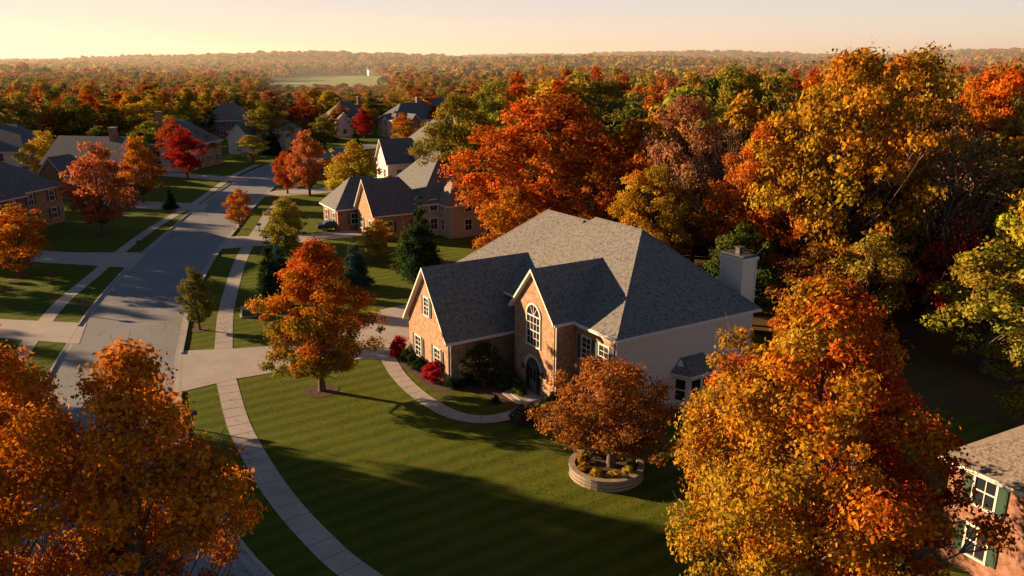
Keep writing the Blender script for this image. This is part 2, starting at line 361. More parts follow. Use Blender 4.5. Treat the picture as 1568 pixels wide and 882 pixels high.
house('siding_house',(-38,262),35,[('x',0,15,0,12,5.6,11,0,1,'siding','roof'),('y',2,8,-5,3,4,8,1,0,'brick_r','roof')],chim=(12,6,12.5))
house('siding_house',(-30,300),25,[('x',0,15,0,12,5.6,11,1,1,'siding','roof')])
house('brick_house',(-100,262),10,[('x',0,15,0,12,5.6,11,0,0,'brick_r','roof_b')])
house('brick_house',(-118,172),-8,[('x',0,15,0,12,5.6,11,0,0,'siding','roof')],chim=(3,6,12.5))

# ------------------------------------------------------------------ terrain
def sm(t): t=np.clip(t,0,1); return t*t*(3-2*t)
def bump(x,y,cx,cy,sx,sy,h): return h*np.exp(-((x-cx)/sx)**2-((y-cy)/sy)**2)
def hz(x,y):
    d=np.sqrt(x*x+y*y)
    a=sm((d-380)/1300.)
    h=a*(5+3*np.sin(x/310.+y/700.)+3*np.sin(x/140.-1+y/900.)+2.5*np.sin(y/190.+x/500.))
    h=h+bump(x,y,-380,1900,300,330,25)+bump(x,y,520,2500,420,400,36)+bump(x,y,1500,2300,450,450,38)+bump(x,y,30,2900,420,300,28)
    h=h+bump(x,y,-1700,3300,600,400,14)+bump(x,y,-700,3600,500,350,20)+bump(x,y,1000,1500,240,260,17)+bump(x,y,200,1300,240,200,9)+bump(x,y,-900,1700,250,250,6)
    return h
def grid(name,xs,ys,mat,off=0):
    X,Y=np.meshgrid(xs,ys); Z=hz(X,Y)+off; nx,ny=len(xs),len(ys)
    v=np.stack([X,Y,Z],-1).reshape(-1,3); i=np.arange(nx*ny).reshape(ny,nx)
    f=np.stack([i[:-1,:-1],i[:-1,1:],i[1:,1:],i[1:,:-1]],-1).reshape(-1,4)
    me=bpy.data.meshes.new(name); me.from_pydata(v.tolist(),[],f.tolist()); me.materials.append(M[mat])
    me.polygons.foreach_set('use_smooth',[True]*len(f)); o=bpy.data.objects.new(name,me); COL.objects.link(o); return o
xs=np.concatenate([np.arange(-5200,-600,100),np.arange(-600,600,50),np.arange(600,5201,100)])
ys=np.concatenate([np.arange(-300,700,50),np.arange(700,6500,100)])
grid('ground',xs,ys,'grass')
grid('meadow',np.linspace(-340,-120,12),np.linspace(780,1230,20),'field',.8)
def sheet(name,pts,z,mat):
    b=B(); b.poly([(x,y,z) for x,y in pts],mat); return b.obj(name)
sheet('forest_floor',[(-3,88),(14,78),(27,64),(27,56),(34,50),(40,38),(200,38),(330,330),(-4,330),(-2,200),(4,130),(-2,110)],.006,'litter')
sheet('forest_floor',[(-330,330),(-330,100),(-105,100),(-112,160),(-118,330)],.006,'litter')
def cr(pts,n=6):
    P=[Vector(p) for p in pts]; P=[P[0]*2-P[1]]+P+[P[-1]*2-P[-2]]; o=[]
    for i in range(1,len(P)-2):
        for k in range(n):
            t=k/n; a,b,c,d=P[i-1:i+3]
            o.append(.5*((2*b)+(c-a)*t+(2*a-5*b+4*c-d)*t*t+(3*b-a-3*c+d)*t*t*t))
    o.append(P[-2]); return o
def offs(c,d):
    o=[]
    for i,p in enumerate(c):
        a=c[max(0,i-1)]; b=c[min(len(c)-1,i+1)]; t=(b-a).normalized(); o.append(p+Vector((-t.y,t.x))*d)
    return o
rc=cr([(40,8),(20,11.5),(6,17.5),(-3,25),(-11.9,33.4),(-16.8,40),(-22.7,50.1),(-27.3,61.2),(-29.8,68.5),(-32.7,77.5),(-35.7,89),(-38.6,102.2),(-41.2,117.1),(-45.1,140.2),(-48.0,164),(-49.5,182.4),(-48,205),(-42,228),(-30,248),(-12,262)])
RW=9.6
lc=offs(rc,RW)
def strip(b,l,r,z,mat,zb=None,gaps=None):
    for i in range(len(l)-1):
        b.poly([(*r[i],z),(*r[i+1],z),(*l[i+1],z),(*l[i],z)],mat)
rb=B(); strip(rb,lc,rc,.010,'asphalt'); rb.obj('road')
def kerb(name,c,side,gaps):
    b=B(); o=offs(c,.45*side*-1) ; k0=c; k1=offs(c,.18*side)
    for i in range(len(c)-1):
        m=(c[i]+c[i+1])/2
        b.poly([(*c[i],.016),(*c[i+1],.016),(*o[i+1],.016),(*o[i],.016)][::side],'kerb')
        h=.13
        if any((m-Vector(g[:2])).length<g[2] for g in gaps): h=.03
        q=[k0[i],k0[i+1],k1[i+1],k1[i]]
        b.poly([(*p,h) for p in q],'kerb')
        for a,c2 in ((0,1),(2,3),(1,2),(3,0)): b.poly([(*q[a],0),(*q[c2],0),(*q[c2],h),(*q[a],h)],'kerb')
    b.obj(name)
kerb('kerb',rc,-1,[(-26.3,59.5,4.3),(-39.5,107.5,4.5),(-46,150,4)])
kerb('kerb',lc,1,[(-39,68.5,4),(-46.5,97,4),(-52,135,4),(-56,168,4)])
def walkstrip(name,pts,w,z=.02,joint=1.5):
    c=cr(pts,8); l=offs(c,w/2); r=offs(c,-w/2); b=B(); acc=0
    strip(b,l,r,z,'concrete')
    last=c[0]; d=0
    for i in range(1,len(c)):
        seg=(c[i]-c[i-1]).length; d+=seg
        while d>=joint:
            d-=joint; t=1-d/seg if seg>0 else 0; p=c[i-1].lerp(c[i],max(0,min(1,t))); T=(c[i]-c[i-1]).normalized(); Nn=Vector((-T.y,T.x))
            b.poly([(*(p+Nn*w/2-T*.02),z+.004),(*(p-Nn*w/2-T*.02),z+.004),(*(p-Nn*w/2+T*.02),z+.004),(*(p+Nn*w/2+T*.02),z+.004)],'metal')
    return b.obj(name)
walkstrip('sidewalk',[(20,17),(8,22),(-1,28),(-7.4,33.4),(-10.5,36.9),(-13.3,40.7),(-16.2,45.4),(-18.8,50.1),(-21.4,55.8),(-23.7,61.2),(-25.9,67.6),(-28.4,75.3),(-31,84.8),(-34,96.8),(-36.3,108),(-38.3,119.7),(-40.2,130.6),(-42.5,150),(-44,170),(-45,190)],1.5)
walkstrip('sidewalk',[(-28,36),(-35,47),(-40.5,60),(-44.4,71.3),(-46.9,79.8),(-49,90.5),(-51.5,102.2),(-54.2,119.6),(-56.1,140.2),(-58.3,155),(-61,175),(-62,195)],1.4)
dz=.028
sheet('driveway',[(-25.4,55.4),(-21.9,58.2),(-18,60.2),(-12.4,62.8),(-10.6,62.3),(-9.3,64.6),(-8.4,69),(-4,74),(-8,80),(-14,76),(-16.5,69),(-20.5,66),(-24,65.2),(-28.6,64.6),(-27.4,61)],dz,'concrete')
sheet('driveway',[(-38.3,66.4),(-40.6,72.2),(-48,73.2),(-64,76),(-64,69),(-47,68)],dz,'concrete')
sheet('driveway',[(-45.9,93.4),(-47.8,101.5),(-58,101.5),(-75,106),(-75,100),(-58,96),(-50,94.2)],dz,'concrete')
sheet('driveway',[(-39.0,103.4),(-40.4,111.6),(-36,111.4),(-28,113.5),(-22,117),(-21,112.5),(-28,108),(-35,105)],dz,'concrete')
sheet('driveway',[(-51.6,131.5),(-53.3,138.5),(-60,140),(-76,144),(-76,138),(-60,133)],dz,'concrete')
sheet('driveway',[(-55,165),(-56.5,171),(-62,173),(-80,182),(-80,176),(-62,167)],dz,'concrete')
sheet('driveway',[(-46,146),(-46.5,153),(-40,156),(-24,166),(-22,161),(-38,149)],dz,'concrete')
walkstrip('front_path',[(-10.6,63.3),(-9.1,59.2),(-7,55.2),(-4.4,51.9),(-2,50.9),(.2,51.8),(1.2,53.4),(1.7,54.6)],1.25,.034,1.2)
sheet('flower_bed',[(-9.4,61.4),(-8.2,59.6),(-6.2,56.2),(-4.2,53.6),(-1.6,52.3),(.4,53.2),(1,55),(-1,60),(-4,57.2),(-8.6,64.2)],.022,'soil')
sheet('lawn_patch',[(-5.2,55.3),(-4.0,53.3),(-1.9,52.0),(-.2,52.9),(-1.4,54.6),(-3.6,55.9)],.03,'grass')
sheet('flower_bed',[(1.6,51.6),(3,48.6),(6.5,46.5),(9,48.5),(8,50.5),(5,54.6),(3.3,54.5)],.022,'soil')
for (x,y,r) in ((-14.5,56,1.3),(-29.1,70.3,.8),(-57,89,1.2),(-59.2,113.4,1.3),(-40.7,117.1,1)):
    sheet('mulch_ring',[(x+r*math.cos(a)*(1+.08*math.sin(3*a)),y+r*math.sin(a)) for a in np.linspace(0,2*math.pi,24)[:-1]],.02,'soil')
E=empty('stone_planter',(5.7,43.4,0)); b=B(); n_=36
for k in range(n_):
    a0,a1=2*math.pi*k/n_,2*math.pi*(k+1)/n_
    c=lambda r,a,z:(r*math.cos(a),r*math.sin(a),z)
    for j in range(3):
        r=2.25-.04*j; z0=j*.2; z1=z0+.19
        b.poly([c(r,a0,z0),c(r,a1,z0),c(r,a1,z1),c(r,a0,z1)],'stone')
        b.poly([c(r,a0,z1),c(r,a1,z1),c(r-.05,a1,z1+.01),c(r-.05,a0,z1+.01)],'metal')
    b.poly([c(2.28,a0,.6),c(2.28,a1,.6),c(2.28,a1,.68),c(2.28,a0,.68)],'stone'); b.poly([c(2.28,a0,.68),c(2.28,a1,.68),c(1.9,a1,.68),c(1.9,a0,.68)],'stone')
    b.poly([c(1.9,a0,.68),c(1.9,a1,.68),c(1.9,a1,.5),c(1.9,a0,.5)],'stone'); 
b.obj('stone_ring',E); b=B(); b.poly([(1.92*math.cos(a),1.92*math.sin(a),.52) for a in np.linspace(0,2*math.pi,37)[:-1]],'soil'); b.obj('soil_fill',E)

# ------------------------------------------------------------------ trees
def tube(V,F,pts,rads,ns=6):
    base=len(V)
    for i,p in enumerate(pts):
        a=pts[max(0,i-1)];c=pts[min(len(pts)-1,i+1)]; t=np.array(c)-np.array(a); t=t/(np.linalg.norm(t)+1e-9)
        u=np.cross(t,[.3,.9,.1]); u/=np.linalg.norm(u)+1e-9; w=np.cross(t,u)
        for k in range(ns):
            an=2*math.pi*k/ns; V.append(np.array(p)+rads[i]*(math.cos(an)*u+math.sin(an)*w))
    for i in range(len(pts)-1):
        for k in range(ns):
            k2=(k+1)%ns; F.append((base+i*ns+k,base+i*ns+k2,base+(i+1)*ns+k2,base+(i+1)*ns+k))
def prof(shape,t):
    if shape=='round': return np.sin(np.pi*np.clip(t,0,1)**.85)**.55
    if shape=='oval': return np.sin(np.pi*np.clip(t*.93+.05,0,1)**.75)**.7
    if shape=='cone': return np.clip(1.02-t,0,1)**.85*np.clip(t*12+.45,0,1)
    if shape=='dome': return np.clip(1-t**2.2,0,1)**.5*np.clip(.6+t*2.2,0,1)
def tree_mesh(name,seed,Ht,Rc,zb,shape,nc,nl,leaf,colfn,rc=.24,trunk=None,wood=1.0,limbs=None,hole=.15):
    g=np.random.default_rng(seed)
    trunk=trunk or Ht*.02
    t=g.uniform(.02,.97,nc*4); pr=prof(shape,t); keep=g.uniform(0,1,nc*4)<pr**1.2+.05; t=t[keep][:nc]; n=len(t)
    th=g.uniform(0,2*np.pi,n); ph=g.uniform(0,6.28,4)
    lob=1+.16*np.sin(2*th+ph[0]+t*3)+.12*np.sin(3*th+ph[1]-t*5)+.08*np.sin(7*th+ph[2]+9*t)
    if shape=='cone': lob=1+.06*np.sin(5*th+t*20)
    fr=np.sqrt(g.uniform(.12,1,n))*(1+.07*g.normal(size=n)*(shape!='cone'))
    cr_=rc*Rc*g.uniform(.5,1.35,n)
    if shape=='cone': cr_=cr_*(.45+.75*(1-t))
    rr=np.maximum(0,prof(shape,t)*Rc*lob-cr_*.7)*fr
    if shape!='cone': cz=zb+(Ht-zb-.5*cr_)*t+cr_*.2
    else: cz=zb+(Ht-zb)*t
    C=np.stack([rr*np.cos(th),rr*np.sin(th),cz],-1)
    w=cr_**2; w/=w.sum(); ci=g.choice(n,nl,p=w)
    d=g.normal(size=(nl,3)); d/=np.linalg.norm(d,axis=1)[:,None]
    rad=g.uniform(.1,1,nl)**.5*(1+.3*g.normal(size=nl)*.6)
    sc=np.array([1,1,.62]) if shape!='cone' else np.array([1.1,1.1,.45])
    off=d*rad[:,None]*cr_[ci][:,None]*sc
    Pn=C[ci]+off
    if shape=='cone': Pn[:,2]-=.25*np.hypot(off[:,0],off[:,1])
    axis=np.stack([Pn[:,0],Pn[:,1],(Pn[:,2]-(zb+Ht)/2)*.5],-1); axis/=np.linalg.norm(axis,axis=1)[:,None]+1e-6
    nrm=d*.55+axis*.35+np.array([0,0,.25])+g.normal(size=(nl,3))*.55; nrm/=np.linalg.norm(nrm,axis=1)[:,None]
    u=np.cross(nrm,g.normal(size=(nl,3))); u/=np.linalg.norm(u,axis=1)[:,None]; v=np.cross(nrm,u)
    s=leaf*g.uniform(.55,1.35,nl)[:,None]
    bend=nrm*s*g.uniform(-.25,.25,nl)[:,None]
    q=np.stack([Pn+u*s*.66,Pn+v*s*.36+u*s*.1+bend,Pn-u*s*.5,Pn-v*s*.36+u*s*.1+bend],1)
    q[:,:,2]=np.maximum(q[:,:,2],.03)
    tt=(Pn[:,2]-zb)/(Ht-zb); cl=colfn(g,n,ci,tt,np.hypot(Pn[:,0],Pn[:,1])/Rc,Pn,t,th,rad)
    V=[];F=[]
    lean=g.normal(size=2)*Ht*.012
    tp=[]; tr=[]; top=.86 if shape!='cone' else .97
    for k in range(7):
        f=k/6; tp.append((lean[0]*math.sin(f*4),lean[1]*math.sin(f*3),Ht*top*f)); tr.append(trunk*(1-f)**.8*(1 if k else 1.45)+.012*wood)
    tube(V,F,tp,tr,8)
    tpA=np.array(tp)
    L=limbs if limbs else min(n,60)
    idx=g.choice(n,min(L,n),replace=False)
    for i in idx:
        c=C[i]; hd=math.hypot(c[0],c[1]); z0=max(min(zb*.95,Ht*.25),c[2]-hd*g.uniform(.8,1.3)-.3); z0=min(z0,Ht*.75)
        f=z0/(Ht*top); x0_=np.interp(f,np.linspace(0,1,7),tpA[:,0]); y0_=np.interp(f,np.linspace(0,1,7),tpA[:,1])
        s0=np.array([x0_,y0_,z0]); mid=s0*.45+c*.55+np.array([0,0,-.12*hd])+g.normal(size=3)*.06*Rc
        r0=trunk*(.42*(1-f)+.1)*g.uniform(.6,1)*wood
        pts=[s0,s0*.6+mid*.4,mid,mid*.45+c*.55+g.normal(size=3)*.03*Rc,c]; tube(V,F,pts,[r0,r0*.75,r0*.5,r0*.3,.012],5)
        for k in range(3):
            e=c+g.normal(size=3)*cr_[i]*.7; tube(V,F,[mid*.3+c*.7,(c+e)/2+g.normal(size=3)*.05,e],[r0*.3,r0*.18,.008],3)
    V=np.array(V);F=np.array(F)
    nv=len(V); co=np.concatenate([V,q.reshape(-1,3)]); nf=len(F)
    fi=np.concatenate([F.reshape(-1),nv+np.arange(nl*4)])
    me=bpy.data.meshes.new(name); me.vertices.add(len(co)); me.vertices.foreach_set('co',co.astype(np.float32).ravel())
    me.loops.add(len(fi)); me.loops.foreach_set('vertex_index',fi.astype(np.int32))
    npoly=nf+nl; me.polygons.add(npoly); me.polygons.foreach_set('loop_start',(np.arange(npoly)*4).astype(np.int32))
    try: me.polygons.foreach_set('loop_total',np.full(npoly,4,np.int32))
    except Exception: pass
    me.materials.append(M['bark']); me.materials.append(M['leaf'])
    me.polygons.foreach_set('material_index',np.concatenate([np.zeros(nf),np.ones(nl)]).astype(np.int32))
    ca=me.color_attributes.new('Col','FLOAT_COLOR','POINT')
    cc=np.ones((len(co),4),np.float32); cc[nv:,:3]=np.repeat(cl,4,axis=0); ca.data.foreach_set('color',cc.ravel())
    me.update(calc_edges=True); me.validate(); return me
def grey_fn(g,n,ci,tt,rr,P,t,th,rad):
    cb=g.uniform(.7,1.25,n)[ci]; ch=g.normal(.02,.2,n)[ci]; l=g.uniform(.7,1.3,len(ci)); h=g.normal(0,.12,len(ci))+ch+.2*(tt-.5)
    c=np.stack([cb*l*(1+.3*h),cb*l*(1-.4*h),cb*l*(1-.3*h)],-1)
    return np.clip(c,.1,2.2)
def tint_fn(col):
    def fn(*a): return grey_fn(*a)*np.array(col)[None,:]
    return fn
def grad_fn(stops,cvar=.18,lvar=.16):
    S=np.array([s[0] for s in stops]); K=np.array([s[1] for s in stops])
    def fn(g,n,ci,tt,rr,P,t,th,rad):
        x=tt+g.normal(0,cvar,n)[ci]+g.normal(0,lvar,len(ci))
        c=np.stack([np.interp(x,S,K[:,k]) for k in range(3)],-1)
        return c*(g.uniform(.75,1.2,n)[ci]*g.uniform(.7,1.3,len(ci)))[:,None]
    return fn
YG=(.24,.22,.025);GD=(.50,.26,.02);OR=(.56,.19,.015);RO=(.54,.10,.015);RD=(.42,.045,.015);GR=(.07,.09,.02);RU=(.38,.14,.025);OL=(.17,.14,.03)
main_me=tree_mesh('main_maple',11,12,4.3,1.5,'oval',180,40000,.18,grad_fn([(0,YG),(.2,GD),(.55,OR),(.78,(.58,.12,.02)),(1,RO)]),rc=.19,trunk=.2)
plant_me=tree_mesh('planter_maple',12,6.9,4.3,1.6,'dome',150,23000,.15,grad_fn([(0,(.32,.13,.03)),(.4,(.38,.14,.035)),(.8,(.42,.145,.03)),(1,(.45,.15,.03))]),rc=.17,trunk=.2,limbs=110)
def bigfn(g,n,ci,tt,rr,P,t,th,rad):
    side=(P[:,0]/6.)*.6+.35*(tt-.45)
    x=side+g.normal(0,.3,n)[ci]+g.normal(0,.14,len(ci))
    S=[-.9,-.35,.1,.45,.85]; K=np.array([(.42,.28,.03),GD,OR,RO,RD])
    c=np.stack([np.interp(x,S,K[:,k]) for k in range(3)],-1)
    return c*(g.uniform(.7,1.2,n)[ci]*g.uniform(.7,1.3,len(ci)))[:,None]
big_me=tree_mesh('big_maple',13,16.2,6.6,1.5,'oval',380,88000,.18,bigfn,rc=.14,trunk=.32,limbs=120)
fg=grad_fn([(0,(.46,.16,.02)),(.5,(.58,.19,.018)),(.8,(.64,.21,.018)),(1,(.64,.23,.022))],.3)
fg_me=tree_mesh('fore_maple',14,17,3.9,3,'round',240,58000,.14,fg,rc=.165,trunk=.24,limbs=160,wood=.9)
TM=[tree_mesh('mid_tree_a',21,12,5,1.6,'round',95,10500,.31,grey_fn,rc=.22),
    tree_mesh('mid_tree_b',22,12,5,1.4,'oval',105,10500,.31,grey_fn,rc=.2),
    tree_mesh('mid_tree_c',23,12,5,1.8,'dome',95,10500,.31,grey_fn,rc=.21)]
OM=[tree_mesh('big_oak_a',31,22,9.5,4,'oval',220,34000,.38,grey_fn,rc=.165,trunk=.4,limbs=100),
    tree_mesh('big_oak_b',32,22,9.5,4,'round',210,34000,.38,grey_fn,rc=.165,trunk=.4,limbs=100)]
SP=tree_mesh('spruce',51,10,2.9,.3,'cone',170,16000,.26,grey_fn,rc=.3,limbs=20)
BM=tree_mesh('bare',61,20,7,4,'round',170,2600,.2,grey_fn,rc=.2,trunk=.3,limbs=170,wood=1.3)
SH=tree_mesh('shrub',71,1.4,.9,.05,'dome',30,2600,.11,grey_fn,rc=.32,trunk=.03,limbs=8)
def place(name,me,x,y,H0,R0,H,R,col,z=0,coll=None):
    o=bpy.data.objects.new(name,me); (coll or COL).objects.link(o); o.location=(x,y,z)
    o.scale=(R/R0,R/R0,H/H0); o.rotation_euler=(0,0,random.uniform(0,6.28)); o.color=(*col,1); return o
W1=(1,1,1)
place('maple_tree',main_me,-14.4,56,12,4.3,12,4.3,W1)
place('maple_tree',plant_me,6.0,43.4,6.9,4.3,6.9,4.6,W1,.5)
o=place('maple_tree',big_me,12.5,30,16.2,6.6,16.2,6.1,W1); o.rotation_euler=(0,0,0)
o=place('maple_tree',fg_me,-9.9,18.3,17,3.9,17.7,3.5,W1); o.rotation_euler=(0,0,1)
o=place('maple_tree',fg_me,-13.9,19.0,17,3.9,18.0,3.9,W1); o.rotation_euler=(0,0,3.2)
c_or=(.55,.19,.018);c_go=(.52,.28,.025);c_ye=(.56,.38,.035);c_ol=(.25,.20,.03);c_gr=(.085,.115,.022);c_ru=(.42,.14,.022);c_cr=(.42,.03,.02);c_pk=(.50,.20,.08);c_tan=(.36,.22,.1);c_dg=(.03,.055,.022);c_bl=(.05,.085,.075);c_ro=(.55,.11,.015);c_yg=(.32,.29,.035)
def mid(name,x,y,H,R,col,k=None): place(name,TM[random.randrange(3) if k is None else k],x,y,12,5,H,R,col)
def oak(x,y,H,R,col,k,name='oak_tree'): place(name,OM[k],x,y,22,9.5,H,R,col)
mid('linden_tree',-29.1,70.3,6.3,1.9,(.16,.15,.03),1)
mid('maple_tree',-57,89,8.5,4.5,c_or,0); mid('maple_tree',-59.2,113.4,13.8,5.3,(.52,.17,.06),1); mid('maple_tree',-65.4,140,12,4.1,c_or,1)
mid('maple_tree',-68.7,168.7,10.9,4.5,c_cr,0); mid('maple_tree',-40.7,117,6.1,2.5,c_or,0); mid('maple_tree',-37.6,147,12.6,4.1,(.58,.18,.05),1)
mid('birch_tree',-27.7,140,11,5.5,c_ye,2); mid('birch_tree',-29,100,8.1,3.1,(.36,.28,.04),1); mid('maple_tree',-16.7,97,5.4,2.6,c_go,2)
mid('maple_tree',-42.5,150,8,3,c_ro,0); mid('maple_tree',-31,108,5,2.2,c_ol,0)
mid('oak_tree',-104,236,15.3,10,c_ye,2); mid('oak_tree',-113,211,16,8,c_ol,0); mid('oak_tree',-68,225,14.5,8,c_ol,1); mid('maple_tree',-90,135,11,4,c_yg,1)
mid('maple_tree',-84,178,9,4,c_yg,0); mid('maple_tree',-54,232,10,5,c_ol,1); mid('maple_tree',-48,262,10,4,c_cr,1); mid('maple_tree',-34,250,9,4,c_or,0); mid('maple_tree',-26,272,10,4,c_cr,0)
mid('maple_tree',-12,232,11,5,c_ye,1); mid('maple_tree',-24,190,10,4,c_yg,2); mid('maple_tree',-8,187,12,5,c_go,0)
mid('maple_tree',-96,165,11,5,c_ye,1); mid('maple_tree',-108,150,13,6,c_yg,0)
def spr(x,y,H,R,col): place('spruce_tree',SP,x,y,10,2.9,H,R,col)
spr(-10.3,87.5,10,2.9,c_dg); spr(-24.5,77.5,7.5,1.9,c_dg); spr(-17.3,84.8,5.8,2.2,c_bl); spr(-57.9,133.6,4,1.4,c_dg); spr(-21.5,81.5,5,1.7,c_dg); spr(-12.6,92,6,2.2,c_gr); spr(-58,252,9,4,c_dg); spr(-26,86,5,2,c_bl)
spr(-53.6,196,6,2,c_dg); spr(-64,215,8,3,c_dg); spr(-40,205,8,3,c_dg)
oak(4.5,98,20.8,11.3,(.56,.14,.018),1); oak(-8,122,20,7.5,(.30,.24,.03),0); oak(-3,140,21,8,(.34,.29,.04),1); oak(14,128,22,8,(.24,.22,.035),0)
oak(19.5,90,21,6.2,(.46,.21,.09),0); oak(14.5,82,14,5.2,c_go,1); oak(25.5,80,19,6,(.54,.16,.02),0); oak(32,76,26,8.8,(.50,.25,.02),0); oak(43,88,26,9,(.48,.23,.02),1)
oak(57,95,24.5,8,(.58,.16,.015),1); oak(30,110,24,9,(.30,.25,.03),1); oak(46,110,24,9,c_go,0); oak(66,110,22,9,c_yg,0)
mid('maple_tree',41,71,11,4,(.58,.07,.02),1); mid('maple_tree',45,64,17,6,(.52,.34,.03),0); mid('maple_tree',38,60,11,5.5,(.30,.25,.03),2); mid('maple_tree',21.5,72,10,4,c_gr,2); mid('maple_tree',27,69,9,4,(.30,.13,.025),1)
mid('maple_tree',31,67,10,4.5,(.34,.22,.03),0); mid('maple_tree',48,78,18,6,(.36,.24,.03),1); mid('maple_tree',35,48,8,3.5,c_ol,0); mid('maple_tree',10,88,13,5,c_ru,2); mid('maple_tree',0,86,11,4.5,c_or,0)
mid('maple_tree',36,83,18,6,c_or,0); mid('maple_tree',52,72,19,6,c_go,1); mid('maple_tree',28,88,17,6,c_ru,2)
place('bare_tree',BM,40,73,19,7,20,7,c_tan); place('bare_tree',BM,23,84,20,7,18,6,c_tan)
for x,y,H_,R_,c_ in ((-54,56.5,18,5.8,c_or),(-64,59,19,5.6,c_go),(-50,48,17,6,c_or),(-58,49,19,6.5,c_go),(-68,52,19,6,c_ol),(-46,38,16,6,c_or),(-44,30,14,5,c_ru),(-60,39,19,6.5,c_ol),(-72,44,20,7,c_ru),(-54,32,18,6,c_go),(-75,100,12,5,c_go),(-92,108,14,6,c_or),(-86,92,12,5,c_ru),(-98,84,15,6,c_ol),(-120,122,16,7,c_ye),(-112,140,16,7,c_yg)):
    mid('maple_tree',x,y,H_,R_,c_)
def shr(x,y,s,col,name='shrub',hs=1): place(name,SH,x,y,1.4,.9,1.4*s*hs,.9*s,col)
shr(-9.6,63.6,1.25,(.42,.02,.025),'burning_bush_shrub'); shr(-5.9,57.9,1.25,(.42,.02,.025),'burning_bush_shrub'); shr(-6.5,58.8,.9,(.42,.02,.025),'burning_bush_shrub')
for x,y,s in ((-8.7,62.2,.8),(-8.1,61.1,.85),(-7.5,60.2,.8),(-4.7,56.5,.6),(-3.9,56.6,.6),(-3.3,57.3,.6),(-.3,56.6,1.1),(.6,55.2,.9),(2.9,53,.9),(3.6,51.5,.9),(4.5,50.2,1),(1.9,50,.8),(-1.2,53.6,.5)): shr(x,y,s,c_dg if random.random()<.7 else c_gr)
shr(.6,50.4,1.0,(.14,.11,.08),'ornamental_grass'); shr(1.3,51.2,.8,(.12,.12,.06),'ornamental_grass')
mid('ornamental_tree',-2.2,57,3.8,1.7,(.08,.085,.03),1)
for k in range(9):
    a=k*.7; place('planter_shrub',SH,5.7+1.5*math.cos(a),43.4+1.5*math.sin(a),1.4,.9,.5,.45,random.choice([c_gr,c_ye,c_go]),.5)
for x,y,s in ((16,52,1.2),(18,54,1.2),(9.5,49.5,1),(14.5,52.5,1)): shr(x,y,s,c_gr)
# ------------------------------------------------------------------ forest (one instanced collection)
FC=bpy.data.collections.new('forest_trees')
pal=[c_or,c_go,c_go,(.38,.29,.035),c_ru,(.40,.18,.045),c_ye,c_yg,(.22,.2,.035),c_ro,c_pk,(.52,.26,.04),c_gr,(.38,.29,.05),(.48,.34,.06),(.16,.17,.03)]
FM=[tree_mesh('forest_tree',40+k,20,5.5+k%2,4,('oval','round','dome')[k%3],50,3800,.60,tint_fn(pal[k]),rc=.25,limbs=14) for k in range(len(pal))]
rcA=np.array([(p.x,p.y) for p in rc])
def okpos(x,y):
    if y<60: return False
    wl=.665*y+18
    if abs(x)>wl: return False
    rightside = x>(-2 if y>100 else 2) and (y>88 or (y>70 and x>38)) and not(y<105 and x<9) 
    if y<260 and x>-2: return rightside
    if y<300:
        if -121<x<-101 and 168<y<188: return False
        return x<-118-(0 if y>150 else 0) and y>110 or (y>262 and x<-112)
    if 640<y<1230 and abs(x+.222*y)<.05*y+25: return False
    return True
rr_=random.Random(3)
y=64.
while y<620:
    st=7.2 if y<180 else (8.5 if y<300 else 10.)
    x=-(.665*y+18)
    while x<.665*y+18:
        xx=x+rr_.uniform(-2.6,2.6); yy=y+rr_.uniform(-2.6,2.6)
        if okpos(xx,yy):
            hgt=rr_.uniform(13,21) if yy<300 else rr_.uniform(11,18)
            if yy<300 and xx>0: hgt=rr_.uniform(15,23)
            if xx<0 and yy<330: hgt*=.85
            if yy>330 and abs(xx+.222*yy)<.055*yy+12: hgt=rr_.uniform(6,9)
            place('forest_tree',rr_.choice(FM),xx,yy,20,6,hgt,rr_.uniform(4,6.8),W1,float(hz(xx,yy)),FC)
        x+=st
    y+=st
for k in range(60):
    xx=rr_.uniform(-125,0); yy=rr_.uniform(180,330)
    if np.min(np.hypot(rcA[:,0]-xx+4,rcA[:,1]-yy))<15: continue
    place('forest_tree',rr_.choice(FM),xx,yy,20,6,rr_.uniform(7,12) if yy<290 else rr_.uniform(10,15),rr_.uniform(3.5,5.5),W1,0,FC)
